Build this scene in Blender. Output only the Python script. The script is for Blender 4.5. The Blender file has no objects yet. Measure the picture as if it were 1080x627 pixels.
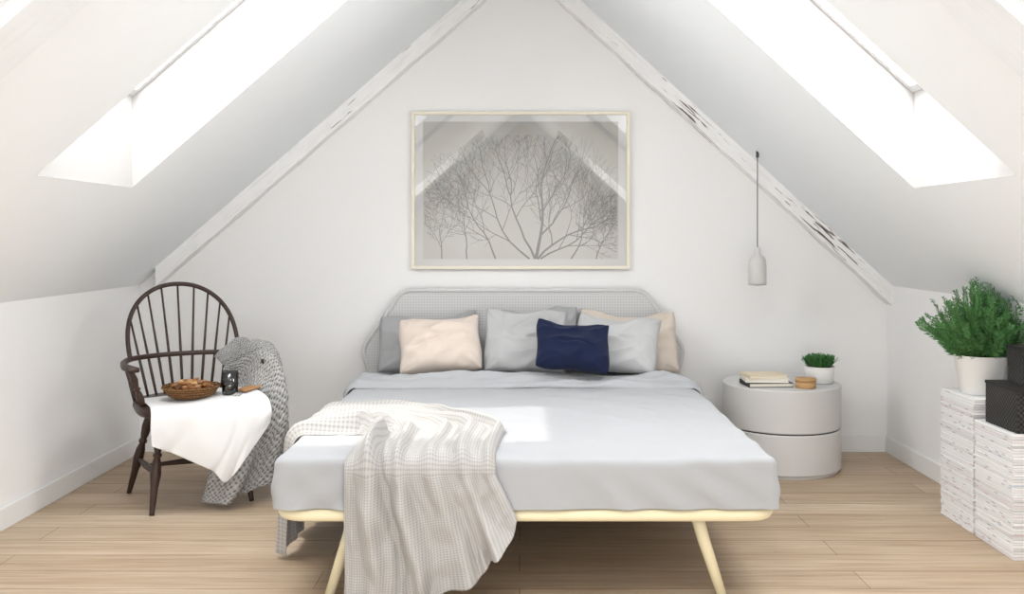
import bpy, bmesh, math, random
from mathutils import Vector, Matrix, noise
random.seed(7)
C = bpy.context.scene.collection
PI = math.pi
def nz(x, y=0.0, z=0.0): return noise.noise(Vector((x, y, z)))

# ------------------------------------------------------------------ materials
def lin(c):
    out = []
    for v in c:
        v = v / 255.0
        out.append(v / 12.92 if v <= 0.04045 else ((v + 0.055) / 1.055) ** 2.4)
    return (out[0], out[1], out[2], 1.0)
class NT:
    def __init__(s, name):
        s.m = bpy.data.materials.new(name); s.m.use_nodes = True
        s.t = s.m.node_tree; s.t.nodes.clear()
        s.out = s.n('ShaderNodeOutputMaterial')
    def n(s, typ, **kw):
        nd = s.t.nodes.new(typ)
        for k, v in kw.items(): setattr(nd, k, v)
        return nd
    def l(s, a, b): s.t.links.new(a, b)
    def math(s, op, a, b=None, c=None):
        nd = s.n('ShaderNodeMath', operation=op)
        for i, v in enumerate((a, b, c)):
            if v is None: continue
            if isinstance(v, (int, float)): nd.inputs[i].default_value = v
            else: s.l(v, nd.inputs[i])
        return nd.outputs[0]
    def mix(s, fac, a, b, blend='MIX'):
        nd = s.n('ShaderNodeMix', data_type='RGBA', blend_type=blend)
        for i, v in ((0, fac), (6, a), (7, b)):
            if isinstance(v, (int, float)): nd.inputs[i].default_value = v
            elif isinstance(v, tuple): nd.inputs[i].default_value = v
            else: s.l(v, nd.inputs[i])
        return nd.outputs[2]
    def noise(s, vec, scale, detail=3.0, rough=0.55, mp=None):
        nd = s.n('ShaderNodeTexNoise')
        nd.inputs['Scale'].default_value = scale; nd.inputs['Detail'].default_value = detail
        nd.inputs['Roughness'].default_value = rough
        if mp:
            m = s.n('ShaderNodeMapping'); m.inputs['Scale'].default_value = mp; s.l(vec, m.inputs[0]); vec = m.outputs[0]
        s.l(vec, nd.inputs['Vector']); return nd.outputs[0]
    def ramp(s, fac, stops):
        nd = s.n('ShaderNodeValToRGB'); el = nd.color_ramp.elements
        while len(el) < len(stops): el.new(0.5)
        for e, (p, c) in zip(el, stops): e.position = p; e.color = c
        s.l(fac, nd.inputs[0]); return nd.outputs[0]
    def bsdf(s, col, rough=0.6, metal=0.0, bump=None, bstr=0.2, bdist=0.01, spec=0.3, sheen=0.0):
        p = s.n('ShaderNodeBsdfPrincipled')
        if isinstance(col, tuple): p.inputs['Base Color'].default_value = col
        else: s.l(col, p.inputs['Base Color'])
        p.inputs['Roughness'].default_value = rough; p.inputs['Metallic'].default_value = metal
        p.inputs['Specular IOR Level'].default_value = spec
        if sheen: p.inputs['Sheen Weight'].default_value = sheen
        if bump is not None:
            b = s.n('ShaderNodeBump'); b.inputs['Strength'].default_value = bstr; b.inputs['Distance'].default_value = bdist
            s.l(bump, b.inputs['Height']); s.l(b.outputs[0], p.inputs['Normal'])
        s.l(p.outputs[0], s.out.inputs[0]); return p
    def obj(s): return s.n('ShaderNodeTexCoord').outputs['Object']
    def uv(s): return s.n('ShaderNodeTexCoord').outputs['UV']
    def sep(s, v):
        nd = s.n('ShaderNodeSeparateXYZ'); s.l(v, nd.inputs[0]); return nd.outputs
def scale_c(c, k): return (c[0]*k, c[1]*k, c[2]*k, 1.0)
def plain(name, rgb, rough=0.6, metal=0.0, var=0.06, scale=6.0, bstr=0.08, bscale=60.0, spec=0.3, mp=None, sheen=0.0):
    t = NT(name); o = t.obj(); c = lin(rgb)
    f = t.noise(o, scale, 3, 0.55, mp)
    col = t.mix(f, scale_c(c, 1 - var), scale_c(c, 1 + var))
    t.bsdf(col, rough, metal, t.noise(o, bscale, 2, 0.5, mp), bstr, 0.004, spec, sheen)
    return t.m
def fabric(name, rgb, freq=420.0, var=0.07, bstr=0.25):
    t = NT(name); o = t.obj(); c = lin(rgb)
    f = t.noise(o, 9, 4); g = t.noise(o, freq, 2)
    col = t.mix(t.math('ADD', t.math('MULTIPLY', f, 0.6), t.math('MULTIPLY', g, 0.4)), scale_c(c, 1 - var), scale_c(c, 1 + var))
    t.bsdf(col, 0.9, 0, g, bstr, 0.002, 0.1, 0.08); return t.m

M = {}
M['wall'] = plain('wall_paint', (245, 245, 245), 0.85, var=0.01, bstr=0.03, bscale=90, spec=0.1)
M['ceil'] = plain('ceiling_paint', (242, 246, 249), 0.85, var=0.01, bstr=0.03, bscale=70, spec=0.1)
M['trim'] = plain('trim_paint', (240, 240, 239), 0.5, var=0.01, bstr=0.02)
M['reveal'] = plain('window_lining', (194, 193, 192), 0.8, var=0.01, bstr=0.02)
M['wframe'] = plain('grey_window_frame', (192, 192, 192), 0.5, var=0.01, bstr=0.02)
# oak plank floor
def floor_mat():
    t = NT('oak_planks'); o = t.obj()
    br = t.n('ShaderNodeTexBrick'); t.l(o, br.inputs['Vector'])
    br.offset = 0.37; br.offset_frequency = 2; br.squash = 1.0
    br.inputs['Scale'].default_value = 1.0; br.inputs['Brick Width'].default_value = 1.9
    br.inputs['Row Height'].default_value = 0.17; br.inputs['Mortar Size'].default_value = 0.0015
    br.inputs['Mortar Smooth'].default_value = 0.1; br.inputs['Bias'].default_value = 0.0
    br.inputs['Color1'].default_value = lin((214, 196, 173)); br.inputs['Color2'].default_value = lin((198, 178, 154))
    br.inputs['Mortar'].default_value = lin((140, 117, 96))
    g = t.noise(o, 1.0, 6, 0.65, (2.2, 42.0, 1.0))
    g2 = t.noise(o, 1.0, 3, 0.5, (0.8, 7.0, 1.0))
    gc = t.ramp(g, [(0.3, lin((212, 200, 187))), (0.62, (1, 1, 1, 1))])
    gc2 = t.ramp(g2, [(0.3, lin((226, 217, 207))), (0.7, (1, 1, 1, 1))])
    col = t.mix(0.8, br.outputs['Color'], gc, 'MULTIPLY'); col = t.mix(0.8, col, gc2, 'MULTIPLY')
    t.bsdf(col, 0.5, 0, g, 0.06, 0.003, 0.3); return t.m
M['floor'] = floor_mat()
def rafter_mat(name, thr, dark, base=(248, 248, 248), mp=(4.5, 60.0, 60.0), cw=.5, streak=232):
    t = NT(name); o = t.obj()
    st = t.noise(o, 1.0, 5, 0.6, mp)
    cl = t.noise(o, 1.0, 2, 0.5, (1.6, 3.0, 3.0))
    v = t.math('ADD', st, t.math('MULTIPLY', t.math('SUBTRACT', cl, 0.5), cw))
    col = t.ramp(v, [(thr, lin(base)), (thr + .02, lin((206, 202, 198))), (thr + .05, lin(dark))])
    fine = t.noise(o, 1.0, 4, 0.6, (6, 60, 60))
    col = t.mix(0.5, col, t.ramp(fine, [(0.28, lin((streak, streak, streak))), (0.5, (1, 1, 1, 1))]), 'MULTIPLY')
    t.bsdf(col, 0.8, 0, t.math('SUBTRACT', 1.0, v), 0.2, 0.006, 0.1); return t.m
M['rafterL'] = rafter_mat('lightly_worn_white_beam', 0.69, (170, 162, 155))
M['rafterR'] = rafter_mat('chipped_white_beam', 0.63, (108, 96, 88), mp=(5.0, 75.0, 75.0), cw=.6)
M['rafter2'] = rafter_mat('smooth_white_beam', 0.76, (210, 207, 204), (238, 242, 246), streak=246)
M['sheet'] = fabric('grey_blue_sheet', (174, 176, 179), 500, 0.03, 0.12)
M['mattress'] = fabric('mattress_ticking', (225, 225, 222))
M['p_dark'] = fabric('dark_grey_linen', (164, 165, 166), 300, 0.10)
M['p_peach'] = fabric('pale_peach_linen', (215, 202, 191), 300, 0.06)
M['p_beige'] = fabric('pale_beige_linen', (212, 201, 189), 300, 0.06)
M['p_grey'] = fabric('grey_linen', (181, 182, 182), 300, 0.08)
M['p_grey2'] = fabric('light_grey_linen', (189, 190, 190), 300, 0.08)
M['p_grey3'] = fabric('mid_grey_linen', (170, 171, 172), 300, 0.08)
M['p_navy'] = fabric('navy_linen', (28, 36, 62), 300, 0.2)
M['cream'] = plain('cream_yellow_tube', (236, 225, 190), 0.35, var=0.03, bstr=0.02, spec=0.4)
M['board'] = plain('grey_board', (150, 150, 150), 0.8)
M['head_rim'] = plain('grey_rim', (206, 206, 206), 0.6, var=0.03)
def cane_mat():
    t = NT('woven_grey_cane'); x, y, z = t.sep(t.obj())
    k = 2 * PI / 0.0152
    a = t.math('SINE', t.math('MULTIPLY', x, k)); b = t.math('SINE', t.math('MULTIPLY', z, k))
    p = t.math('MULTIPLY', t.math('MULTIPLY_ADD', a, 0.5, 0.5), t.math('MULTIPLY_ADD', b, 0.5, 0.5))
    col = t.ramp(p, [(0.25, lin((210, 210, 210))), (0.8, lin((184, 184, 184)))])
    t.bsdf(col, 0.7, 0, t.math('SUBTRACT', 1.0, p), 0.1, 0.002, 0.2); return t.m
M['cane'] = cane_mat()
def check_mat():
    t = NT('checked_waffle_cloth'); x, y, z = t.sep(t.uv())
    k = 72.0
    fx = t.math('FRACT', t.math('MULTIPLY', x, k)); fy = t.math('FRACT', t.math('MULTIPLY', y, k))
    sx = t.math('GREATER_THAN', fx, 0.6); sy = t.math('GREATER_THAN', fy, 0.6)
    s = t.math('MULTIPLY', t.math('ADD', sx, sy), 0.5)
    col = t.ramp(s, [(0.0, lin((186, 184, 181))), (0.5, lin((177, 175, 173))), (1.0, lin((156, 155, 153)))])
    t.bsdf(col, 0.9, 0, t.math('SUBTRACT', 1.0, s), 0.3, 0.002, 0.1, 0.05); return t.m
M['check'] = check_mat()
def knit_mat():
    t = NT('chunky_grey_knit'); u = t.uv(); x, y, z = t.sep(u)
    d1 = t.math('MULTIPLY', t.math('SUBTRACT', t.noise(u, 26.0, 2), 0.5), 0.030)
    d2 = t.math('MULTIPLY', t.math('SUBTRACT', t.noise(u, 21.0, 2), 0.5), 0.030)
    kx, ky = 2 * PI / 0.031, 2 * PI / 0.027
    a = t.math('SINE', t.math('MULTIPLY', t.math('ADD', x, d1), kx)); b = t.math('SINE', t.math('MULTIPLY', t.math('ADD', y, d2), ky))
    p = t.math('MULTIPLY_ADD', t.math('MULTIPLY', a, b), 0.5, 0.5)
    col = t.ramp(p, [(0.15, lin((184, 183, 182))), (0.66, lin((168, 167, 166))), (0.88, lin((112, 111, 110)))])
    t.bsdf(col, 0.95, 0, t.math('SUBTRACT', 1.0, p), 0.7, 0.010, 0.05, 0.1); return t.m
M['knit'] = knit_mat()
M['cloth'] = fabric('white_linen', (230, 230, 230), 350, 0.02, 0.15)
M['chair'] = plain('dark_stained_wood', (60, 43, 37), 0.38, var=0.25, scale=5, mp=(6, 6, 1), spec=0.4)
M['drum'] = plain('warm_grey_lacquer', (210, 209, 208), 0.4, var=0.01, bstr=0.01)
M['gap'] = plain('shadow_gap_black', (90, 88, 86), 0.8)
M['concrete'] = plain('pale_concrete', (212, 211, 210), 0.8, var=0.05, scale=25, bstr=0.08)
M['black'] = plain('black_rubber', (35, 33, 32), 0.6)
M['cord'] = plain('grey_cord', (84, 83, 82), 0.6)
M['pot'] = plain('white_ceramic', (232, 231, 228), 0.4, var=0.01, bstr=0.01)
M['soil'] = plain('dark_soil', (60, 46, 36), 0.95, var=0.4, scale=80, bstr=0.8)
M['leaf'] = plain('green_leaf', (82, 132, 76), 0.55, var=0.45, scale=26)
M['leaf2'] = plain('small_green_leaf', (72, 124, 66), 0.55, var=0.4, scale=60)
M['stem'] = plain('green_brown_stem', (82, 104, 58), 0.7)
M['tinwood'] = plain('matte_golden_wood', (188, 150, 104), 0.6, var=0.1, mp=(4, 4, 30))
M['bk_dark'] = plain('dark_book_cloth', (58, 57, 58), 0.6)
M['bk_white'] = plain('white_book_cover', (236, 233, 226), 0.55)
M['bk_tan'] = plain('cream_book_cover', (226, 212, 184), 0.55)
M['paper'] = plain('page_edges', (240, 234, 220), 0.8, var=0.08, scale=1.0, mp=(4, 4, 900))
M['boardwood'] = plain('small_board_wood', (176, 130, 86), 0.6, var=0.2, scale=6, mp=(4, 40, 4))
def wicker():
    t = NT('brown_wicker'); o = t.obj()
    w = t.n('ShaderNodeTexWave'); w.bands_direction = 'Z'; w.inputs['Scale'].default_value = 30.0; w.inputs['Distortion'].default_value = 5.0
    w.inputs['Detail Scale'].default_value = 8.0; t.l(o, w.inputs['Vector'])
    col = t.ramp(w.outputs[1], [(0.1, lin((70, 46, 28))), (0.8, lin((162, 118, 74)))])
    t.bsdf(col, 0.7, 0, w.outputs[1], 0.8, 0.006, 0.2); return t.m
M['basket'] = wicker()
def nut_mat():
    t = NT('brown_nut_shell'); o = t.obj(); r = t.n('ShaderNodeObjectInfo').outputs['Random']
    col = t.ramp(r, [(0.0, lin((120, 78, 48))), (0.4, lin((168, 120, 78))), (0.7, lin((202, 164, 118))), (1.0, lin((104, 66, 42)))])
    n_ = t.noise(o, 90.0, 3); col = t.mix(0.6, col, t.ramp(n_, [(0.3, lin((170, 150, 130))), (0.7, (1, 1, 1, 1))]), 'MULTIPLY')
    t.bsdf(col, 0.6, 0, n_, 0.5, 0.004, 0.2); return t.m
M['nut'] = nut_mat()
def weave_black():
    t = NT('black_woven_grid'); x, y, z = t.sep(t.obj()); k = 2 * PI / 0.02
    a = t.math('SINE', t.math('MULTIPLY', t.math('ADD', x, y), k)); b = t.math('SINE', t.math('MULTIPLY', z, k))
    p = t.math('MULTIPLY', a, b)
    col = t.ramp(t.math('MULTIPLY_ADD', p, 0.5, 0.5), [(0.3, lin((28, 28, 28))), (0.8, lin((64, 63, 62)))])
    t.bsdf(col, 0.6, 0, p, 0.5, 0.005, 0.3); return t.m
M['weave'] = weave_black()
def magazine_mat():
    t = NT('magazine_paper'); o = t.obj(); x, y, z = t.sep(o)
    r = t.n('ShaderNodeObjectInfo').outputs['Random']
    base = t.ramp(r, [(0.0, lin((243, 243, 243))), (0.58, lin((238, 238, 238))), (0.70, lin((226, 225, 225))), (0.80, lin((243, 243, 243))), (0.91, lin((224, 217, 218))), (0.97, lin((243, 243, 243)))])
    # one or two small coloured title blocks printed on a spine
    cx = t.n('ShaderNodeCombineXYZ')
    t.l(t.math('FLOOR', t.math('MULTIPLY', t.math('ADD', y, t.math('MULTIPLY', r, 3.1)), 40.0)), cx.inputs[0]); t.l(t.math('MULTIPLY', r, 371.0), cx.inputs[1])
    wn_ = t.n('ShaderNodeTexWhiteNoise', noise_dimensions='2D'); t.l(cx.outputs[0], wn_.inputs['Vector'])
    on = t.math('GREATER_THAN', wn_.outputs['Value'], 0.91)
    zz = t.math('MULTIPLY', t.math('GREATER_THAN', z, 0.0034), t.math('LESS_THAN', z, 0.0068))
    f = t.math('MULTIPLY', on, zz)
    hue = t.ramp(t.math('FRACT', t.math('MULTIPLY', r, 17.0)), [(0.0, lin((140, 138, 142))), (0.35, lin((212, 120, 142))), (0.6, lin((124, 146, 194))), (0.85, lin((136, 132, 130)))])
    col = t.mix(t.math('MULTIPLY', f, 0.65), base, hue)
    gap_shade = t.math('LESS_THAN', z, 0.0014)  # dark lower edge painted in as the shade between stacked magazines
    col = t.mix(t.math('MULTIPLY', gap_shade, 0.65), col, lin((132, 130, 129)))
    t.bsdf(col, 0.5, 0, None, spec=0.3); return t.m
M['mag'] = magazine_mat()
def glass_thin(name, fac, tint=(1, 1, 1, 1)):
    t = NT(name); a = t.n('ShaderNodeBsdfTransparent'); a.inputs[0].default_value = tint
    g = t.n('ShaderNodeBsdfGlossy'); g.inputs['Roughness'].default_value = 0.01
    m = t.n('ShaderNodeMixShader'); m.inputs[0].default_value = fac
    b = t.n('ShaderNodeBump'); b.inputs['Strength'].default_value = 0.01; t.l(t.noise(t.obj(), 2.0, 1), b.inputs['Height']); t.l(b.outputs[0], g.inputs['Normal'])
    t.l(a.outputs[0], m.inputs[1]); t.l(g.outputs[0], m.inputs[2]); t.l(m.outputs[0], t.out.inputs[0]); return t.m
M['pglass'] = glass_thin('picture_glass', 0.28)
M['wglass'] = glass_thin('window_glass', 0.04)
M['mugglass'] = glass_thin('smoked_glass', 0.10, (0.34, 0.34, 0.34, 1))
M['frame'] = plain('pale_ash_frame', (240, 234, 216), 0.5, var=0.04, mp=(3, 3, 3))
M['mat'] = plain('white_mat_board', (218, 218, 218), 0.9, var=0.01)
def art_mat():
    t = NT('art_print_paper'); x, y, z = t.sep(t.obj())
    f = t.math('MULTIPLY_ADD', z, 1.0, 0.45)
    f = t.math('ADD', f, t.math('MULTIPLY', x, 0.15))
    col = t.ramp(f, [(0.1, lin((210, 211, 208))), (0.45, lin((178, 178, 171))), (0.9, lin((132, 130, 120)))])
    col = t.mix(t.noise(t.obj(), 4, 3), col, t.mix(0.9, col, lin((193, 191, 183))))
    t.bsdf(col, 0.9); return t.m
M['art'] = art_mat()
M['branch'] = plain('printed_branch_ink', (96, 95, 90), 0.9, var=0.2)

# ------------------------------------------------------------------ mesh helpers
def mk(name, verts, faces, mat, parent=None, smooth=True, uvs=None, loc=(0, 0, 0), bevel=0, solid=0, sub=0, weld=False, mats=None, fm=None):
    me = bpy.data.meshes.new(name); me.from_pydata([tuple(v) for v in verts], [], faces); me.update()
    if uvs:
        ul = me.uv_layers.new(name='UVMap')
        for lp in me.loops: ul.data[lp.index].uv = uvs[lp.vertex_index]
    bm = bmesh.new(); bm.from_mesh(me)
    if weld: bmesh.ops.remove_doubles(bm, verts=bm.verts, dist=1e-5)
    bmesh.ops.recalc_face_normals(bm, faces=bm.faces); bm.to_mesh(me); bm.free()
    for p in me.polygons: p.use_smooth = smooth
    for m in (mats or [mat]): me.materials.append(m)
    if fm:
        for p, i in zip(me.polygons, fm): p.material_index = i
    o = bpy.data.objects.new(name, me); C.objects.link(o); o.location = loc
    if parent: o.parent = parent
    if bevel:
        b = o.modifiers.new('bevel', 'BEVEL'); b.width = bevel; b.segments = 3; b.limit_method = 'ANGLE'
        if smooth is False:
            for p in me.polygons: p.use_smooth = True
            w = o.modifiers.new('wn', 'WEIGHTED_NORMAL')
    if solid:
        s = o.modifiers.new('solid', 'SOLIDIFY'); s.thickness = solid; s.offset = 0
    if sub:
        s = o.modifiers.new('sub', 'SUBSURF'); s.levels = sub; s.render_levels = sub
    return o
class MB:
    def __init__(s): s.v = []; s.f = []
    def add(s, v, f):
        k = len(s.v); s.v += [Vector(p) for p in v]; s.f += [tuple(i + k for i in q) for q in f]; return s
    def box(s, x0, x1, y0, y1, z0, z1):
        v = [(x, y, z) for z in (z0, z1) for y in (y0, y1) for x in (x0, x1)]
        return s.add(v, [(0, 2, 3, 1), (4, 5, 7, 6), (0, 1, 5, 4), (2, 6, 7, 3), (0, 4, 6, 2), (1, 3, 7, 5)])
    def tube(s, pts, r, n=10, closed=False, cap=True):
        pts = [Vector(p) for p in pts]; m = len(pts)
        rr = r if isinstance(r, (list, tuple)) else [r] * m
        tang = []
        for i in range(m):
            a = pts[i - 1] if (i > 0 or closed) else pts[i]; b = pts[(i + 1) % m] if (i < m - 1 or closed) else pts[i]
            tang.append((b - a).normalized())
        t0 = tang[0]; ref = Vector((0, 0, 1)) if abs(t0.z) < 0.9 else Vector((1, 0, 0))
        nrm = t0.cross(ref).normalized(); v = []
        for i in range(m):
            t = tang[i]; nrm = (nrm - t * nrm.dot(t)).normalized(); bn = t.cross(nrm)
            for j in range(n):
                a = 2 * PI * j / n; v.append(pts[i] + (nrm * math.cos(a) + bn * math.sin(a)) * rr[i])
        f = []
        for i in range(m if closed else m - 1):
            k = (i + 1) % m
            for j in range(n): f.append((i * n + j, i * n + (j + 1) % n, k * n + (j + 1) % n, k * n + j))
        if cap and not closed: f.append(tuple(range(n - 1, -1, -1))); f.append(tuple((m - 1) * n + j for j in range(n)))
        return s.add(v, f)
    def lathe(s, prof, n=48, c=(0, 0, 0)):
        v = []; f = []; m = len(prof)
        for r, z in prof:
            for j in range(n):
                a = 2 * PI * j / n; v.append((c[0] + r * math.cos(a), c[1] + r * math.sin(a), c[2] + z))
        for i in range(m - 1):
            for j in range(n): f.append((i * n + j, i * n + (j + 1) % n, (i + 1) * n + (j + 1) % n, (i + 1) * n + j))
        f.append(tuple(range(n - 1, -1, -1))); f.append(tuple((m - 1) * n + j for j in range(n)))
        return s.add(v, f)
    def mk(s, name, mat, parent=None, **kw): return mk(name, s.v, s.f, mat, parent, **kw)
def tag(o, label, cat, group=None, kind=None):
    if label: o['label'] = label
    if cat: o['category'] = cat
    if group: o['group'] = group
    if kind: o['kind'] = kind
    return o
def thing(name, label, cat, loc=(0, 0, 0), rz=0.0, group=None):
    o = bpy.data.objects.new(name, None); C.objects.link(o); o.location = loc; o.rotation_euler = (0, 0, rz)
    o.empty_display_size = 0.1
    return tag(o, label, cat, group)
def struct(o): o['kind'] = 'structure'; return o
def cr(p0, p1, p2, p3, t):
    return 0.5 * ((2 * p1) + (p2 - p0) * t + (2 * p0 - 5 * p1 + 4 * p2 - p3) * t * t + (3 * p1 - p0 - 3 * p2 + p3) * t ** 3)
def spl(pts, n, closed=False):
    pts = [Vector(p) for p in pts]; m = len(pts); out = []
    segs = m if closed else m - 1
    for k in range(n + (0 if closed else 1)):
        t = k / n * segs; i = min(int(t), segs - 1); f = t - i
        g = (lambda j: pts[j % m]) if closed else (lambda j: pts[max(0, min(m - 1, j))])
        out.append(cr(g(i - 1), g(i), g(i + 1), g(i + 2), f))
    return out
def net(ctrl, nu, nv):
    rows = [spl(r, nu) for r in ctrl]
    cols = [spl([rows[r][c] for r in range(len(rows))], nv) for c in range(nu + 1)]
    return [[cols[c][r] for c in range(nu + 1)] for r in range(nv + 1)]
def gridmesh(name, g, mat, parent=None, W=1.0, L=1.0, solid=0.005, disp=None):
    nv = len(g) - 1; nu = len(g[0]) - 1; v = []; uv = []
    for r in range(nv + 1):
        for c in range(nu + 1):
            p = Vector(g[r][c])
            if disp:
                a = Vector(g[r][min(c + 1, nu)]) - Vector(g[r][max(c - 1, 0)]); b = Vector(g[min(r + 1, nv)][c]) - Vector(g[max(r - 1, 0)][c])
                nn = a.cross(b)
                if nn.length > 1e-9: p = p + nn.normalized() * disp(c / nu, r / nv, p)
            v.append(p); uv.append((c / nu * W, r / nv * L))
    f = [(r * (nu + 1) + c, r * (nu + 1) + c + 1, (r + 1) * (nu + 1) + c + 1, (r + 1) * (nu + 1) + c) for r in range(nv) for c in range(nu)]
    return mk(name, v, f, mat, parent, uvs=uv, solid=solid)
def round_poly(pts, rad, n=6):
    out = []; m = len(pts)
    for i in range(m):
        p = Vector(pts[i]); a = Vector(pts[i - 1]) - p; b = Vector(pts[(i + 1) % m]) - p
        k = min(rad, a.length * 0.45, b.length * 0.45); pa = p + a.normalized() * k; pb = p + b.normalized() * k
        for j in range(n + 1):
            t = j / n; out.append(pa * (1 - t) ** 2 + p * 2 * t * (1 - t) + pb * t * t)
    return out

# ------------------------------------------------------------------ room shell
XL, XR, YE, KZ = -2.12, 2.05, -6.6, 0.93
mL, mR = 0.872, -0.915
def zL(x): return KZ + mL * (x - XL)
def zR(x): return KZ + mR * (x - XR)
AX = (KZ - mR * XR - KZ + mL * XL) / (mL - mR); AZ = zL(AX)
struct(mk('floor', [(XL - .02, YE - .02, 0), (XR + .02, YE - .02, 0), (XR + .02, .02, 0), (XL - .02, .02, 0)], [(0, 1, 2, 3)], M['floor'], smooth=False))
for nm, y in (('wall_back', 0.0), ('wall_front', YE)):
    struct(mk(nm, [(XL, y, 0), (XR, y, 0), (XR, y, KZ), (AX, y, AZ), (XL, y, KZ)], [(0, 1, 2, 3, 4)], M['wall'], smooth=False))
struct(mk('wall_left', [(XL, YE, 0), (XL, 0, 0), (XL, 0, KZ), (XL, YE, KZ)], [(0, 1, 2, 3)], M['wall'], smooth=False))
struct(mk('wall_right', [(XR, YE, 0), (XR, 0, 0), (XR, 0, KZ), (XR, YE, KZ)], [(0, 1, 2, 3)], M['wall'], smooth=False))
H = 0.38
SK = {'L': dict(z=zL, m=mL, xb=-1.58, xt=-0.42, ys=[(-2.17, -1.41), (-6.1, -5.35)]),
      'R': dict(z=zR, m=mR, xb=1.545, xt=0.44, ys=[(-2.32, -1.56), (-6.1, -5.35)])}
cm = MB()
for sd, x_knee in (('L', XL), ('R', XR)):
    s = SK[sd]; z = s['z']; xs = [x_knee, s['xb'], s['xt'], AX]
    ys = sorted([YE, 0.0] + [y for p in s['ys'] for y in p])
    for i in range(3):
        for j in range(len(ys) - 1):
            hole = (i == 1 and any(abs(ys[j] - a) < 1e-6 for a, b in s['ys']))
            if hole: continue
            cm.add([(xs[i], ys[j], z(xs[i])), (xs[i + 1], ys[j], z(xs[i + 1])), (xs[i + 1], ys[j + 1], z(xs[i + 1])), (xs[i], ys[j + 1], z(xs[i]))], [(0, 1, 2, 3)])
struct(cm.mk('ceiling', M['ceil'], smooth=False))
wn = 0
def area(loc, d, sx, sy, power, col=(1, 1, 1), name='sky_light'):
    l = bpy.data.lights.new(name, 'AREA'); l.shape = 'RECTANGLE'; l.size = sx; l.size_y = sy; l.energy = power; l.color = col
    o = bpy.data.objects.new(name, l); C.objects.link(o); o.location = loc
    o.rotation_euler = Vector(d).to_track_quat('-Z', 'Y').to_euler(); return o
for sd in 'LR':
    s = SK[sd]; z = s['z']; m = s['m']; xb, xt = s['xb'], s['xt']
    xo = xt - H / m
    B, Bo, T, To = (xb, z(xb)), (xb, z(xb) + H), (xt, z(xt)), (xo, z(xt))
    for (y0, y1) in s['ys']:
        wn += 1
        P = lambda q, y: (q[0], y, q[1])
        mb = MB()
        mb.add([P(B, y0), P(B, y1), P(Bo, y1), P(Bo, y0)], [(0, 1, 2, 3)])
        mb.add([P(T, y0), P(T, y1), P(To, y1), P(To, y0)], [(0, 1, 2, 3)])
        for y in (y0, y1): mb.add([P(B, y), P(Bo, y), P(To, y), P(T, y)], [(0, 1, 2, 3)])
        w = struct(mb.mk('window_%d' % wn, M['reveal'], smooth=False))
        fr = MB(); sl = Vector((To[0] - Bo[0], 0, To[1] - Bo[1])); L = sl.length; e = sl / L; up = Vector((-e.z, 0, e.x))
        if up.z < 0: up = -up
        o0 = Vector((Bo[0], 0, Bo[1]))
        def bar(a0, a1, b0, b1):
            vs = []
            for h in (-0.010, 0.015):
                for y in (b0, b1):
                    for a in (a0, a1): q = o0 + e * a + up * h; vs.append((q.x, y, q.z))
            fr.add(vs, [(0, 2, 3, 1), (4, 5, 7, 6), (0, 1, 5, 4), (2, 6, 7, 3), (0, 4, 6, 2), (1, 3, 7, 5)])
        fw = 0.032
        bar(0.001, fw, y0 + .001, y1 - .001); bar(L - fw, L - .001, y0 + .001, y1 - .001); bar(fw, L - fw, y0 + .001, y0 + fw); bar(fw, L - fw, y1 - fw, y1 - .001)
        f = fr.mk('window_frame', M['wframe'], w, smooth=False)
        q0 = o0 + e * fw; q1 = o0 + e * (L - fw)
        mk('window_pane', [(q0.x, y0 + fw, q0.z), (q1.x, y0 + fw, q1.z), (q1.x, y1 - fw, q1.z), (q0.x, y1 - fw, q0.z)], [(0, 1, 2, 3)], M['wglass'], w, smooth=False)
        c = (o0 + e * (L / 2)) + up * 0.05
        area((c.x, (y0 + y1) / 2, c.z), -up, 0.76, L, 30.0 if y0 > -4 else 22.0, (0.99, 0.995, 1.0))
# baseboards
for nm, b in (('baseboard_back', (XL, XR, -.014, 0, 0, .092)), ('baseboard_left', (XL, XL + .014, YE, -.014, 0, .092)), ('baseboard_right', (XR - .014, XR, YE, -.014, 0, .092))):
    struct(MB().box(*b).mk(nm, M['trim'], smooth=False, bevel=.003))
# rafters
tn = 0
def rafter(sd, y0, y1, drop, mat, xk=None):
    global tn
    tn += 1; z, m = SK[sd]['z'], SK[sd]['m']
    if xk is None: xk = XL if sd == 'L' else XR
    a = math.atan(abs(m)); Lr = abs(AX - xk) / math.cos(a); n = 60
    v = []; f = []; sec = [(0, 0), (0, 1), (1, 1), (1, 0)]
    for i in range(n + 1):
        x = -Lr / 2 + Lr * i / n
        for (cy, cz) in sec:
            yy = (y0 - y1) / 2 if cy == 0 else (y1 - y0) / 2; zz = -drop if cz == 0 else 0
            k = nz(x * 5 + tn * 9, cy * 7, cz * 5) * 0.006 + nz(x * 17, cy * 9 + tn, 3) * 0.003
            if cz == 0: zz += k
            if cy == 0: yy += k * 0.8
            xx = x + (math.tan(a) * zz if sd == 'L' else -math.tan(a) * zz)
            v.append((xx, yy, zz))
    for i in range(n):
        for j in range(4): f.append((i * 4 + j, i * 4 + (j + 1) % 4, (i + 1) * 4 + (j + 1) % 4, (i + 1) * 4 + j))
    f += [(0, 1, 2, 3), tuple(n * 4 + j for j in range(4))]
    o = mk('trim_%d' % tn, v, f, mat, smooth=False)
    o.location = ((AX + xk) / 2, (y0 + y1) / 2, (AZ + z(xk)) / 2); o.rotation_euler = (0, -a if sd == 'L' else a, 0)
    return struct(o)
for sd in 'LR':
    rafter(sd, -0.085, -0.002, .078, M['rafter' + sd], -2.0 if sd == 'L' else None); rafter(sd, -3.06, -2.87, 0.035, M['rafter2']); rafter(sd, YE + .002, YE + .14, 0.12, M['rafter2'])

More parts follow.
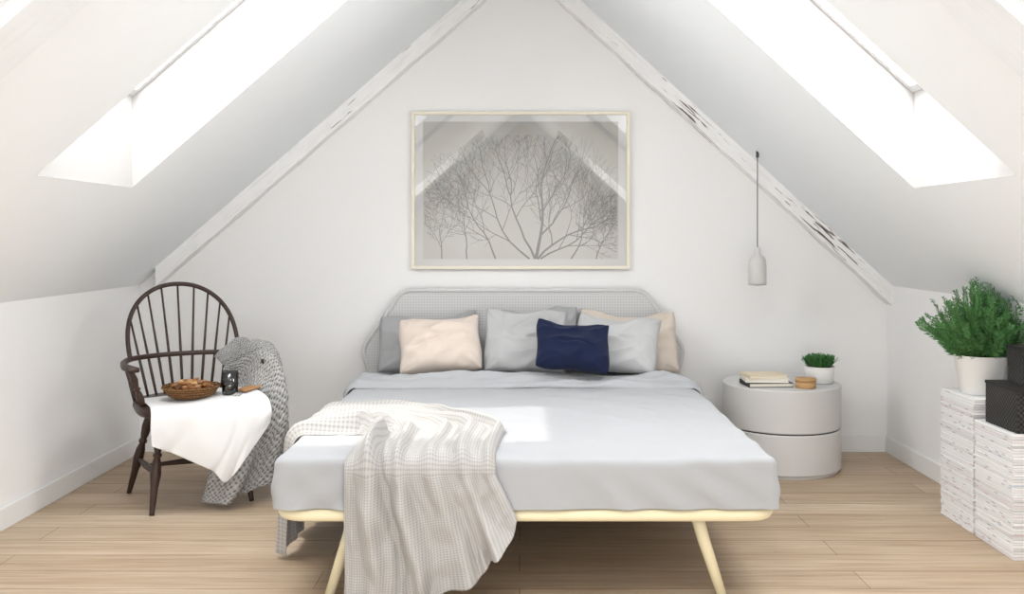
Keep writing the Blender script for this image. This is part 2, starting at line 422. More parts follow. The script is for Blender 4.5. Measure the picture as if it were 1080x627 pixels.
# ------------------------------------------------------------------ bed
bed = thing('bed', 'low double bed with cream yellow tubular frame and grey cane headboard', 'bed', (0.02, -1.13, 0))
by = lambda y: y + 1.13
loop = round_poly([(-.81, 1.01, .286), (.81, 1.01, .286), (.81, -1.02, .286), (-.81, -1.02, .286)], 0.09, 8)
MB().tube(loop, 0.0215, 14, closed=True).mk('frame_rail', M['cream'], bed)
slat = MB()
for k in range(12): slat.box(-.79, .79, -.98 + k * .165, -.98 + k * .165 + .09, .287, .301)
slat.mk('bed_slats', M['board'], bed, smooth=False)
for sx in (-1, 1):
    MB().tube([(sx * .57, -.93, .29), (sx * .60, -.945, .18), (sx * .655, -.975, .003)], [.023, .021, .016], 14).mk('leg', M['cream'], bed)
    MB().tube([(sx * .57, .86, .29), (sx * .60, .875, .18), (sx * .655, .90, .003)], [.023, .021, .016], 14).mk('leg', M['cream'], bed)
for yy in (-.93, .86): MB().tube([(-.81, yy, .286), (.81, yy, .286)], .014, 12).mk('cross_rail', M['cream'], bed)
hb = round_poly([(-.66, 0, .905), (-.885, 0, .58), (-.81, 0, .34), (.81, 0, .34), (.885, 0, .58), (.66, 0, .905)], 0.048, 8)
ty = by(-0.075)
panel = MB(); n = len(hb)
ctr = Vector((0, 0, .6))
inner = [ctr + (Vector(p) - ctr) * 0.99 for p in hb]
panel.add([(p.x, ty - .008, p.z) for p in inner] + [(p.x, ty + .008, p.z) for p in inner],
          [tuple(range(n)), tuple(range(2 * n - 1, n - 1, -1))] + [(i, (i + 1) % n, n + (i + 1) % n, n + i) for i in range(n)])
hbo = panel.mk('headboard', M['cane'], bed, smooth=False)
MB().tube([(p.x, ty, p.z) for p in hb], 0.014, 12, closed=True).mk('headboard_rim', M['head_rim'], hbo)
for sx in (-1, 1): MB().box(sx * .55 - .02, sx * .55 + .02, ty - .015, ty + .015, .286, .40).mk('headboard_post', M['cream'], hbo, smooth=False, bevel=.004)

def rbox(x0, x1, y0, y1, z0, z1, r, step, disp=None, bottom=True):
    v = []; f = []
    c = Vector(((x0 + x1) / 2, (y0 + y1) / 2, (z0 + z1) / 2)); h = Vector(((x1 - x0) / 2, (y1 - y0) / 2, (z1 - z0) / 2))
    def face(ax, sgn, a, b):
        na = max(2, int(2 * h[a] / step)); nb = max(2, int(2 * h[b] / step)); k = len(v)
        for i in range(na + 1):
            for j in range(nb + 1):
                p = Vector((0, 0, 0)); p[ax] = sgn * h[ax]; p[a] = -h[a] + 2 * h[a] * i / na; p[b] = -h[b] + 2 * h[b] * j / nb
                q = Vector([max(-(h[t] - r), min(h[t] - r, p[t])) for t in range(3)])
                d = p - q
                if not bottom and q.z <= -(h.z - r) + 1e-9: q.z = p.z; d = p - q
                nn = d.normalized() if d.length > 1e-9 else Vector((0, 0, 1))
                w = c + q + nn * r
                if disp: w = w + nn * disp(w, nn)
                v.append(w)
        for i in range(na):
            for j in range(nb): f.append((k + i * (nb + 1) + j, k + (i + 1) * (nb + 1) + j, k + (i + 1) * (nb + 1) + j + 1, k + i * (nb + 1) + j + 1))
    face(2, 1, 0, 1); face(0, 1, 1, 2); face(0, -1, 1, 2); face(1, 1, 0, 2); face(1, -1, 0, 2)
    if bottom: face(2, -1, 0, 1)
    return v, f
v, f = rbox(-.785, .825, -2.13, -.14, .308, .455, .05, .05)
tag(mk('mattress', v, f, M['mattress'], weld=True), 'double mattress hidden under the grey blue sheet', 'mattress')
def sdisp(p, nn):
    top = max(0.0, nn.z); side = 1 - top
    n1 = nz(p.x * 2.2, p.y * 2.2, 4)
    cr1 = 1 - abs(nz(p.x * 1.5 + p.y * 2.4, p.y * 1.1 - p.x * .8, 8)) * 2
    cr2 = 1 - abs(nz(p.x * 2.6 - p.y * 1.2, p.y * 2.6 + p.x * .8, 18)) * 3
    cr3 = 1 - abs(nz(p.x * 4.4 + p.y * 1.6, p.y * 3.4 - p.x * 2.0, 28)) * 4
    right = max(0, min(1, (p.x + .05) / .3))
    d = top * (0.003 * n1 + 0.006 * max(0, cr1 - .5) + .003 * max(0, cr3 - .2) + right * (.006 * max(0, cr1 - .5) + .008 * max(0, cr2 - .3)))
    hang = max(0.0, min(1.0, (.46 - p.z) / .16))
    s = (p.x if abs(nn.y) > .5 else p.y)
    fold = (1 - abs(nz(s * 5.5 + (p.z * 5), 2.0, p.z * 2)) * 2.2)
    d += side * (0.004 * n1 + 0.015 * hang * max(-.2, fold) + 0.006 * hang)
    ex = max(0, 1 - abs(abs(p.x - .02) - .62) / .34)
    d += side * ex * 0.010 * math.sin((abs(p.x) * 30 + p.z * 55)) * hang
    return d
v, f = rbox(-.81, .85, -2.16, -.115, .309, .47, .027, .0135, sdisp, bottom=False)
sheet = tag(mk('bed_sheet', v, f, M['sheet'], weld=True), 'smooth grey blue sheet pulled over the whole mattress', 'bed sheet')
# turned-down cuff
g = []
NS = 190; NV = 28
def edge(s):
    a = .80; r = .045; q = PI / 2 * r
    x = abs(s); sg = 1 if s >= 0 else -1
    if x <= a: return sg * x, .471, 0.0, 1.0
    if x <= a + q: t = (x - a) / r; return sg * (a + r * math.sin(t)), .471 - r * (1 - math.cos(t)), sg * math.sin(t), math.cos(t)
    return sg * (a + r), .471 - r - (x - a - q), sg * 1.0, 0.0
for r in range(NV + 1):
    t = r / NV; row = []
    for c in range(NS + 1):
        s = (-1 + 2 * c / NS) * .95
        x, z, nx, nzv = edge(s)
        y = -.51 - .235 * t + (.040 * nz(s * 2.2, 1.3) + .018 * nz(s * 6, 5.1)) * (.4 + .6 * t)
        env = min(1.0, math.sin(PI * min(1, max(0, t))) ** .5)
        rid = max(0, 1 - abs(nz(s * 2.4 + t * 1.2, t * 3.2, 12)) * 4)
        b = .004 * (1 - t) + .0005 + env * (.026 + .028 * nz(s * 2.6, t * 2.5, 2) + .014 * nz(s * 8, t * 5, 7) + .026 * rid)
        if abs(s) > .8: b = b * .55 + .006
        row.append((.02 + x + nx * b, y, z + nzv * b))
    g.append(row)
gridmesh('folded_cuff', g, M['sheet'], sheet, solid=.003)

# ------------------------------------------------------------------ cushions
def cushion(name, label, w, h, t, mat, loc, tilt, rz=0, roll=0, seed=0, group='cushions leaning on the headboard'):
    n = 60; v = []; f = []
    for sgn in (-1, 1):
        k = len(v)
        for i in range(n + 1):
            for j in range(n + 1):
                u = -1 + 2 * i / n; q = -1 + 2 * j / n
                cr_ = 1 - .055 * (u * u * q * q) ** 2
                x = w / 2 * u * (1 - .055 * (1 - q * q)) * cr_; z = h / 2 * q * (1 - .09 * (1 - u * u)) * cr_
                cv = ((1 - u * u) * (1 - q * q))
                th = t / 2 * cv ** .46 * (1.0 - .30 * q)
                edgef = cv ** .3
                wr = .018 * nz(x * 6 + seed, z * 6, sgn * 2 + seed) + .014 * (1 - abs(nz(x * 8 + seed * 3, z * 12 + seed, sgn + 5)) * 2.8) + .002 * nz(x * 30, z * 30, seed)
                ang = math.atan2(1.05 - abs(q), 1.05 - abs(u)); rad = math.hypot(1 - abs(u), 1 - abs(q))
                wr += .009 * math.sin(ang * 11 + seed * 1.3 + (1 if u > 0 else 0) * 2 + (1 if q > 0 else 0)) * max(0, 1 - rad / .75) * min(1, rad / .12)
                wr += -.016 * max(0, 1 - abs(q - .12 * math.sin(seed * 3.1) - .35 * u * math.sin(seed * 1.9) + .12 * nz(u * 2, seed)) / .10) * max(0, 1 - abs(u - .3 * math.cos(seed * 2.3)) / .6)
                dent = -.032 * max(0, 1 - ((u - .25 * math.sin(seed * 2.1)) ** 2) / .4) * max(0, q) ** 2 * (1 if seed % 2 else .6)
                lean = .015 * math.sin(seed * 1.7) * q
                v.append((x + lean + .014 * nz(z * 7, seed, 1), sgn * (th + wr * edgef), z + dent + .016 * nz(x * 6, seed, 3)))
        for i in range(n):
            for j in range(n): f.append((k + i * (n + 1) + j, k + (i + 1) * (n + 1) + j, k + (i + 1) * (n + 1) + j + 1, k + i * (n + 1) + j + 1))
    o = mk(name, v, f, mat, weld=True)
    o.location = loc; o.rotation_euler = (Matrix.Rotation(rz, 4, 'Z') @ Matrix.Rotation(-tilt, 4, 'X') @ Matrix.Rotation(roll, 4, 'Y')).to_euler()
    return tag(o, label, 'cushion', group)
R = math.radians
cushion('cushion', 'darker grey cushion at far left end, behind the left pale peach cushion', .54, .34, .16, M['p_dark'], (-.49, -.225, .642), R(31), R(3), R(-5), 1)
cushion('cushion', 'grey cushion standing at the centre, left of and behind the navy one', .44, .37, .13, M['p_grey'], (.03, -.375, .662), R(29), R(-1), R(3), 2)
cushion('cushion', 'large pale beige cushion at far right end, behind the light grey cushion', .53, .365, .15, M['p_beige'], (.585, -.225, .642), R(29), R(-3), R(3), 3)
cushion('cushion', 'mid grey cushion half hidden, showing only above the navy and central cushions', .44, .36, .10, M['p_grey3'], (.095, -.190, .655), R(25), R(0), R(-2), 8)
cushion('cushion', 'smaller pale peach cushion in front of the darker grey one on the left', .43, .33, .17, M['p_peach'], (-.405, -.445, .652), R(35), R(5), R(-4), 4)
cushion('cushion', 'light grey cushion between the navy cushion and the right beige cushion', .44, .34, .15, M['p_grey2'], (.495, -.44, .656), R(35), R(-4), R(5), 5)
cushion('cushion', 'small navy blue cushion in front of all the others', .375, .28, .13, M['p_navy'], (.262, -.615, .664), R(35), R(-5), R(6), 6)

# ------------------------------------------------------------------ throw blanket on the bed
def blanket():
    Px, Py, xl, yf, zt, rc = -.60, -1.80, -.836, -2.190, .4775, .05
    nu = 190; rows = []
    segs = [('A', 32), ('B', 8), ('C', 14), ('D', 64), ('E', 20), ('F', 9), ('G', 60)]
    total = sum(k for _, k in segs); idx = 0
    for sg, k in segs:
        for i in range(k + (1 if sg == 'G' else 0)):
            t = i / k; gpos = idx / total; idx += 1; row = []
            for c in range(nu + 1):
                u = c / nu
                uu = u + .03 * nz(gpos * 7, u * 3, 21) * math.sin(PI * u)
                rl = .01 + .60 * uu + .03 * nz(gpos * 9, 4) * u; rf = .03 + .51 * uu
                amp = .034; N = Vector((0, 0, 1)); drop = 0
                if sg == 'A':
                    hem = .014 + .05 * uu + .035 * (1 - abs(2 * ((uu * 2.3) % 1) - 1)) * .6
                    z = hem + (zt - rc - hem) * t; drop = 1 - t
                    p = Vector((xl - drop * (.020 + .022 * math.sin(uu * 13 + 1)), Py + rl + drop * (.05 * (uu - .3) + .04 * nz(uu * 5, t * 2, 9)) + .05 * drop * drop * (1 - uu), z)); N = Vector((-1, 0, 0)); amp = .022
                elif sg == 'B':
                    a = PI - t * PI / 2; p = Vector((xl + rc + rc * math.cos(a), Py + rl, zt - rc + rc * math.sin(a))); N = Vector((math.cos(a), 0, math.sin(a))); amp = .022
                elif sg == 'C':
                    p = Vector((xl + rc + (Px - xl - rc) * t, Py + rl, zt)); amp = .022 + .018 * t
                elif sg == 'D':
                    th = PI / 2 * (1 - t); r = rl * (1 - t) + rf * t
                    r *= 1 + .12 * nz(t * 3, 1) * u - .13 * math.sin(PI * t) * u
                    p = Vector((Px + r * math.cos(th), Py + r * math.sin(th), zt)); amp = .042 + .010 * t
                elif sg == 'E':
                    p = Vector((Px + rf - .02 * math.sin(PI * t * .5) * u, Py + (yf + rc - Py) * t, zt)); amp = .052
                elif sg == 'F':
                    a = PI / 2 * (1 - t); p = Vector((Px + rf - .02 * u, yf + rc - rc * math.cos(a), zt - rc + rc * math.sin(a))); N = Vector((0, -math.cos(a), math.sin(a))); amp = .050
                else:
                    hem = .012 + .06 * max(0, u - .30) + .23 * max(0, (u - .48) / .52) ** 1.5 + .02 * nz(u * 8, 7) * u
                    hem = max(.010, hem)
                    z = (zt - rc) + (hem - (zt - rc)) * t; drop = (zt - rc - z) / (zt - rc)
                    p = Vector((Px + rf - .02 * u + drop * (.19 * u * u + .02 * u) + .022 * nz(u * 6, drop * 2, 5) * drop, yf, z)); N = Vector((0, -1, 0)); amp = .050 + .028 * drop
                ph = u * 2 * PI * 4.6 + 2.2 * nz(gpos * 4, u * 2.4, 3) + 2.0 * nz(gpos * 2.2, 8) - 3.6 * gpos - .9 * drop
                sv = .5 + .5 * math.sin(ph)
                w = sv ** 1.8 + .16 * math.sin(ph * 2.3 + 4 * nz(gpos * 4, u * 3, 6)) * (1 - .5 * sv)
                big = .32 + 1.5 * max(0, nz(u * 3.0, gpos * 3.0, 17) + .25)
                h = amp * w * big + amp * .24 * nz(u * 7 + gpos * 9, gpos * 14 - u * 3, 11) + .002 * nz(u * 26, gpos * 40, 2)
                ef = max(0, min(1, u / .05, (1 - u) / .05))
                h = -.006 * (1 - ef) + (.004 + max(.001, .005 + h)) * ef
                row.append(p + N * h)
            rows.append(row)
    return gridmesh('throw_blanket', rows, M['check'], None, .85, 2.35, .004)
tag(blanket(), 'pale checked waffle throw draped over the front left of the bed', 'blanket')

# ------------------------------------------------------------------ picture
PX, PZ = .006, 1.459
pic = thing('framed_picture', 'large framed print of bare tree branches above the headboard', 'picture', (PX, 0, PZ))
w2, h2 = .607, .438
fr = MB(); t_ = .0175
fr.box(-w2, w2, -.032, -.002, h2 - t_, h2).box(-w2, w2, -.032, -.002, -h2, -h2 + t_).box(-w2, -w2 + t_, -.032, -.002, -h2 + t_, h2 - t_).box(w2 - t_, w2, -.032, -.002, -h2 + t_, h2 - t_)
fr.mk('picture_frame', M['frame'], pic, smooth=False, bevel=.002)
MB().box(-w2 + t_, w2 - t_, -.012, -.004, -h2 + t_, h2 - t_).mk('mat_board', M['mat'], pic, smooth=False)
aw, ah = .543, .383
art = MB().box(-aw, aw, -.0145, -.0121, -ah, ah).mk('art_print', M['art'], pic, smooth=False)
br = MB()
rnd = random.Random(19)
def seg(p, q, a, b):
    lim_ = ah - .07 - .35 * max(0, abs(p[0] - .08) - .22)      # the crown is a wide dome
    if not (-aw + .004 < q[0] < aw - .004 and -ah - .001 <= q[1] < lim_): return False
    dx, dz = q[0] - p[0], q[1] - p[1]; L = math.hypot(dx, dz) or 1; nx, nzv = -dz / L, dx / L; y = -.0152
    br.add([(p[0] - nx * a, y, p[1] - nzv * a), (p[0] + nx * a, y, p[1] + nzv * a), (q[0] + nx * b, y, q[1] + nzv * b), (q[0] - nx * b, y, q[1] - nzv * b)], [(0, 1, 2, 3)])
    return True
def grow(p, ang, L, w, depth):
    n = 6; a = ang; cur = p; side = rnd.choice((-1, 1))
    for i in range(n):
        a += rnd.uniform(-.24, .24) - .04 * a; st = L / n
        q = (cur[0] + math.sin(a) * st, cur[1] + math.cos(a) * st)
        wa = max(.0008, w * (1 - .5 * i / n)); wb = max(.0008, w * (1 - .5 * (i + 1) / n))
        if not seg(cur, q, wa, wb): return
        cur = q
        if depth > 0 and i >= 1 and rnd.random() < .64:
            side = -side; grow(cur, a + side * rnd.uniform(.4, .85), L * rnd.uniform(.45, .70), wb * .66, depth - 1)
    if depth > 0:
        grow(cur, a + rnd.uniform(.1, .4), L * .7, w * .5, depth - 1)
        if rnd.random() < .7: grow(cur, a - rnd.uniform(.1, .4), L * .7, w * .5, depth - 1)
for x, a, L, w in ((.085, .06, .40, .0092), (.08, -.42, .38, .0066), (.095, .50, .33, .0062), (.05, -.80, .44, .0054), (.11, .85, .34, .0050), (-.14, -.45, .32, .0046), (.28, .40, .24, .0042), (-.30, -.30, .24, .0038), (-.44, -.05, .18, .0032), (.42, .1, .18, .0034)):
    grow((x, -ah + .001), a, L, w, 3)
br.mk('printed_branches', M['branch'], art, smooth=False)
mk('picture_glass', [(-w2 + t_, -.019, -h2 + t_), (w2 - t_, -.019, -h2 + t_), (w2 - t_, -.019, h2 - t_), (-w2 + t_, -.019, h2 - t_)], [(0, 1, 2, 3)], M['pglass'], pic, smooth=False)

# ------------------------------------------------------------------ pendant
px_, py_ = 1.262, -.26; pzc = zR(px_)
pen = thing('pendant_lamp', 'small grey bell shaped pendant lamp hanging on a thin dark cord', 'lamp', (px_, py_, .945))
zt_ = pzc - .945
MB().tube([(0, 0, .19), (0, 0, zt_ - .02)], .0027, 8).mk('cord', M['cord'], pen)
MB().tube([(0, 0, zt_ - .03), (.0, 0, zt_ + .004)], .008, 12).mk('ceiling_hook', M['cord'], pen)
MB().lathe([(.040, .004), (.046, .0), (.0475, .012), (.0465, .10), (.044, .132), (.034, .150), (.019, .158), (.0165, .165), (.0155, .196), (.010, .2), (.004, .2)], 40).mk('lamp_shade', M['concrete'], pen)
MB().lathe([(.012, .012), (.02, .002), (.018, -.004), (.005, -.006)], 24).mk('bulb', M['pot'], pen)

# ------------------------------------------------------------------ nightstand
NX, NY, NH = 1.368, -.328, .44
ns = thing('nightstand', 'round pale grey drum nightstand with two stacked tiers', 'nightstand', (NX, NY, 0))
def drum(z0, z1, r=.299, b=.004): return [(r - .03, z0), (r - b - .004, z0), (r - b, z0), (r, z0 + b), (r, z0 + b + .004), (r, z1 - b - .004), (r, z1 - b), (r - b, z1), (r - b - .004, z1), (r - .03, z1)]
MB().lathe([(.26, 0), (.285, 0), (.285, .016), (.26, .016)], 72).mk('plinth', M['drum'], ns, smooth=False)
MB().lathe(drum(.016, .218), 128).mk('lower_drawer', M['drum'], ns)
MB().lathe([(.26, .218), (.29, .218), (.29, .225), (.26, .225)], 72).mk('shadow_gap', M['gap'], ns)
MB().lathe(drum(.225, NH), 128).mk('upper_drawer', M['drum'], ns)
def book(label, w, d, h, mat, loc, rz):
    t = thing('book', label, 'book', loc, rz, 'books on the nightstand')
    mb = MB(); mb.box(-w / 2, w / 2, -d / 2, d / 2, 0, .003).box(-w / 2, w / 2, -d / 2, d / 2, h - .003, h).box(-w / 2, -w / 2 + .003, -d / 2, d / 2, .003, h - .003)
    mb.mk('cover', mat, t, smooth=False)
    MB().box(-w / 2 + .003, w / 2 - .004, -d / 2 + .004, d / 2 - .004, .003, h - .003).mk('pages', M['paper'], t, smooth=False)
book('dark covered book at the bottom of the nightstand pile', .225, .165, .022, M['bk_dark'], (1.262, -.43, NH + .0005), R(4))
book('white covered book in the middle of the nightstand pile', .215, .150, .020, M['bk_white'], (1.255, -.43, NH + .0229), R(-3))
book('cream covered book on top of the nightstand pile', .20, .145, .016, M['bk_tan'], (1.25, -.425, NH + .0433), R(7))
tin = thing('wooden_box', 'short round golden brown wooden box with lid beside the books', 'box', (1.44, -.515, NH + .0005))
MB().lathe([(.02, 0), (.048, 0), (.05, .003), (.05, .032), (.03, .032)], 40).mk('box_body', M['tinwood'], tin)
MB().lathe([(.03, .033), (.052, .033), (.052, .046), (.049, .049), (.02, .049)], 40).mk('lid', M['tinwood'], tin)
def blade(mb, p, d, L, w, up=Vector((0, 0, 1))):
    d = d.normalized(); s = d.cross(up)
    if s.length < 1e-4: s = Vector((1, 0, 0))
    s.normalize(); nn = s.cross(d)
    mb.add([p, p + d * L * .45 + s * w - nn * w * .2, p + d * L, p + d * L * .45 - s * w - nn * w * .2], [(0, 1, 2, 3)])
sp = thing('potted_plant', 'small green plant in a white bowl pot on the nightstand', 'plant', (1.56, -.36, NH + .0005))
MB().lathe([(.03, 0), (.058, 0), (.066, .006), (.073, .05), (.076, .088), (.071, .088), (.068, .07), (.03, .07)], 48).mk('pot', M['pot'], sp)
MB().lathe([(.001, .07), (.067, .07), (.067, .080), (.04, .084), (.001, .084)], 32).mk('soil', M['soil'], sp)
mb = MB(); rr = random.Random(3)
for k in range(320):
    a = rr.uniform(0, 2 * PI); r = .054 * math.sqrt(rr.random()); el = rr.uniform(.65, 1.4)
    p = Vector((r * math.cos(a), r * math.sin(a), .083)); d = Vector((math.cos(a) * math.cos(el) * (.4 + r * 12), math.sin(a) * math.cos(el) * (.4 + r * 12), math.sin(el)))
    L = rr.uniform(.03, .065)
    blade(mb, p, d, L, .004)
    for s in range(3): blade(mb, p + d.normalized() * L * (.4 + .25 * s), d + Vector((rr.uniform(-.8, .8), rr.uniform(-.8, .8), rr.uniform(-.2, .5))), .02, .005)
mb.mk('foliage', M['leaf2'], sp, smooth=False)

# ------------------------------------------------------------------ windsor chair
SX, SY, PHI = -1.505, -.92, R(32)
ch = thing('windsor_chair', 'dark brown hoop back windsor armchair by the left wall', 'chair', (SX, SY, 0), PHI)
def Wd(x, F, z):
    return Vector((SX + x * math.cos(PHI) + F * math.sin(PHI), SY + x * math.sin(PHI) - F * math.cos(PHI), z))
out = [Vector(p) for p in [(-.255, -.17, 0), (-.20, -.225, 0), (0, -.235, 0), (.20, -.225, 0), (.255, -.17, 0), (.255, .0, 0), (.225, .14, 0), (.12, .215, 0), (0, .23, 0), (-.12, .215, 0), (-.225, .14, 0), (-.255, .0, 0)]]
o2 = spl(out, 72, True); v = []; f = []; rings = [(.86, .418), (.97, .422), (1.0, .438), (.985, .456), (.93, .462), (.6, .455), (.25, .452)]
for k, z in rings:
    for p in o2: v.append((p.x * k, p.y * k, z))
n = len(o2)
for i in range(len(rings) - 1):
    for j in range(n): f.append((i * n + j, i * n + (j + 1) % n, (i + 1) * n + (j + 1) % n, (i + 1) * n + j))
f += [tuple(range(n)), tuple((len(rings) - 1) * n + j for j in range(n))]
mk('seat', v, f, M['chair'], ch)
def turned(p, q, prof, name):
    p = Vector(p); q = Vector(q); ts = [t for t, r in prof]
    MB().tube([p + (q - p) * t for t in ts], [r for t, r in prof], 14).mk(name, M['chair'], ch)
legp = [(0, .013), (.06, .015), (.14, .019), (.24, .0225), (.34, .018), (.385, .013), (.40, .019), (.42, .019), (.435, .013), (.50, .020), (.60, .0235), (.68, .019), (.74, .016), (.86, .014), (.97, .011), (1, .011)]
feet = {}
for nm, top, ft in (('fl', (-.165, -.145, .425), (-.215, -.20, .001)), ('fr', (.165, -.145, .425), (.215, -.20, .001)), ('bl', (-.15, .12, .425), (-.235, .235, .001)), ('br', (.15, .12, .425), (.235, .235, .001))):
    turned(top, ft, legp, 'leg'); feet[nm] = Vector(ft) + (Vector(top) - Vector(ft)) * .40
sp_ = [(0, .008), (.2, .010), (.5, .0155), (.8, .010), (1, .008)]
turned(feet['fl'], feet['bl'], sp_, 'stretcher'); turned(feet['fr'], feet['br'], sp_, 'stretcher')
turned((feet['fl'] + feet['bl']) / 2, (feet['fr'] + feet['br']) / 2, sp_, 'stretcher')
AZm = .635
arm = spl([(-.285, -.20, AZm - .005), (-.305, -.10, AZm), (-.29, .03, AZm), (-.235, .15, AZm + .003), (-.12, .215, AZm + .004), (0, .232, AZm + .004), (.12, .215, AZm + .004), (.235, .15, AZm + .003), (.29, .03, AZm), (.305, -.10, AZm), (.285, -.20, AZm - .005)], 70)
v = []; f = []
for i, p in enumerate(arm):
    a = arm[max(0, i - 1)]; b = arm[min(len(arm) - 1, i + 1)]; t = (b - a).normalized(); s = Vector((t.y, -t.x, 0))
    e = max(0, 1 - min(i, len(arm) - 1 - i) / 9); wdt = .0125 + .014 * math.sin(min(1, e) * PI * .5) * (1 if e < .95 else .75)
    for cx, cz in ((-1, -.7), (-.7, -1), (.7, -1), (1, -.7), (1, .7), (.7, 1), (-.7, 1), (-1, .7)): v.append(p + s * (wdt * cx) + Vector((0, 0, .0105 * cz)))
for i in range(len(arm) - 1):
    for j in range(8): f.append((i * 8 + j, i * 8 + (j + 1) % 8, (i + 1) * 8 + (j + 1) % 8, (i + 1) * 8 + j))
f += [tuple(range(8)), tuple((len(arm) - 1) * 8 + j for j in range(8))]
mk('arm_rail', v, f, M['chair'], ch)
def hoop(t):
    c, s = math.cos(t), math.sin(t)
    sg = 1 if c >= 0 else -1
    zz = AZm + .335 * (s ** .9)
    xx = sg * (abs(c) ** .88) * (.246 + .02 * math.sin(2 * min(t, PI - t)))
    return Vector((xx, .125 + .10 * s ** .7 + .09 * s, zz))
MB().tube([hoop(PI * i / 60) for i in range(61)], .0105, 12).mk('back_hoop', M['chair'], ch)
for k in range(9):
    q = -1 + k / 4
    t = PI / 2 - q * 1.03
    top = hoop(t); xb = .165 * q; yb = .20 - .055 * q * q
    turned((xb, yb, .452), top, [(0, .0055), (.2, .0068), (.35, .0066), (.7, .005), (1, .0045)], 'spindle')
for sx in (-1, 1):
    turned((sx * .235, -.12, .452), (sx * .292, -.165, AZm - .008), [(0, .010), (.12, .013), (.25, .018), (.4, .013), (.46, .009), (.5, .015), (.55, .009), (.75, .016), (.9, .011), (1, .009)], 'arm_post')
    for yy, xo_ in ((-.02, .298), (.07, .278)):
        turned((sx * .238, yy, .452), (sx * xo_, yy - .01, AZm), [(0, .006), (.4, .0085), (1, .0055)], 'spindle')
# knitted throw: bunched on the right side of the seat and arm, then slumping down in loose folds to the floor
cols = [
    [(.05, .00, .472), (.05, .19, .478), (.045, .258, .43), (.03, .268, .25), (-.02, .250, .030)],
    [(.12, -.02, .476), (.13, .18, .488), (.135, .262, .44), (.12, .285, .25), (.06, .275, .030)],
    [(.16, -.04, .490), (.20, .15, .54), (.235, .245, .49), (.22, .290, .27), (.15, .285, .045)],
    [(.17, -.06, .54), (.26, .14, .66), (.330, .225, .59), (.315, .275, .33), (.24, .27, .085)],
    [(.16, -.08, .58), (.28, .08, .685), (.365, .16, .615), (.375, .19, .38), (.33, .19, .115)],
    [(.15, -.10, .60), (.28, .01, .69), (.380, .07, .625), (.410, .08, .42), (.40, .09, .155)],
    [(.14, -.125, .62), (.265, -.07, .70), (.370, -.03, .63), (.410, -.05, .44), (.42, -.04, .20)],
    [(.13, -.145, .63), (.24, -.15, .71), (.335, -.13, .63), (.380, -.15, .47), (.395, -.16, .25)]]
ctrl = [[Wd(*cols[c][r]) for c in range(len(cols))] for r in range(5)]
def kd(u, v_, p):
    ph = u * 22 + 3.0 * nz(v_ * 1.6, u * 2) + v_ * 2.6
    fold = .030 * math.sin(ph) + .012 * math.sin(ph * 1.9 + 1.0)
    return .022 * nz(u * 5, v_ * 4, 2) + fold * (.22 + .78 * v_) + .012 + .005 * nz(p.x * 45, p.y * 45, p.z * 45)
kg = net(ctrl, 150, 130)
tag(gridmesh('knitted_throw', kg, M['knit'], None, 1.0, .95, .012, kd), 'chunky grey knitted throw hanging over the right arm of the chair', 'blanket')
# white cloth
cc = [
    [(-.225, -.02, .471), (-.225, .17, .473), (-.23, .262, .462), (-.235, .285, .39), (-.23, .283, .315)],
    [(-.12, -.04, .471), (-.12, .17, .473), (-.12, .268, .458), (-.125, .29, .37), (-.12, .287, .262)],
    [(0, -.05, .478), (0, .19, .484), (0, .305, .456), (0, .335, .32), (.00, .332, .198)],
    [(.07, -.05, .484), (.08, .19, .490), (.085, .318, .460), (.085, .352, .30), (.065, .350, .138)],
    [(.14, -.04, .487), (.15, .19, .496), (.16, .318, .464), (.163, .354, .36), (.148, .352, .240)],
    [(.21, -.02, .495), (.225, .19, .508), (.252, .305, .488), (.264, .340, .436), (.264, .342, .380)]]
ctrl = [[Wd(*cc[c][r]) for c in range(len(cc))] for r in range(5)]
def cd(u, v_, p):
    cre = max(0, 1 - abs(nz(u * 3.2 + v_ * 1.6, v_ * 1.2, 6)) * 5)
    return (.006 * nz(u * 6, v_ * 3, 6) * 2 + .010 * cre) * max(0, v_ - .4) * 1.5 + .012 * math.sin(u * 13) * max(0, v_ - .5)
tag(gridmesh('cloth', net(ctrl, 70, 70), M['cloth'], None, .5, .5, .003, cd), 'plain white cloth spread on the chair seat with a corner hanging down', 'cloth')
# basket with nuts
bl = Wd(-.035, .13, .486)
bk = thing('basket', 'low round brown wicker basket of nuts on the chair seat', 'basket', bl)
MB().lathe([(.02, 0), (.080, 0), (.098, .010), (.114, .032), (.122, .046), (.114, .046), (.106, .032), (.092, .014), (.02, .010)], 56).mk('basket_body', M['basket'], bk)
rim = []
for i in range(96):
    a = 2 * PI * i / 96; rim.append(((.118 + .003 * math.sin(i * 1.9)) * math.cos(a), (.118 + .003 * math.sin(i * 1.9)) * math.sin(a), .047 + .003 * math.cos(i * 1.9)))
MB().tube(rim, .006, 8, closed=True).mk('rim', M['basket'], bk)
nmesh = []
for kk in range(3):
    bm = bmesh.new(); bmesh.ops.create_icosphere(bm, subdivisions=3, radius=.014)
    for q in bm.verts:
        k = 1 + .30 * nz(q.co.x * 70 + kk * 5, q.co.y * 70, q.co.z * 70) + .10 * nz(q.co.x * 200, q.co.y * 200 + kk, q.co.z * 200); q.co = Vector((q.co.x * (1.15 + .15 * kk) * k, q.co.y * .95 * k, q.co.z * (.8 - .12 * kk) * k))
    me = bpy.data.meshes.new('nut'); bm.to_mesh(me); bm.free(); me.materials.append(M['nut'])
    for p in me.polygons: p.use_smooth = True
    nmesh.append(me)
rr = random.Random(11)
spots = [(.0, .0, .024)]
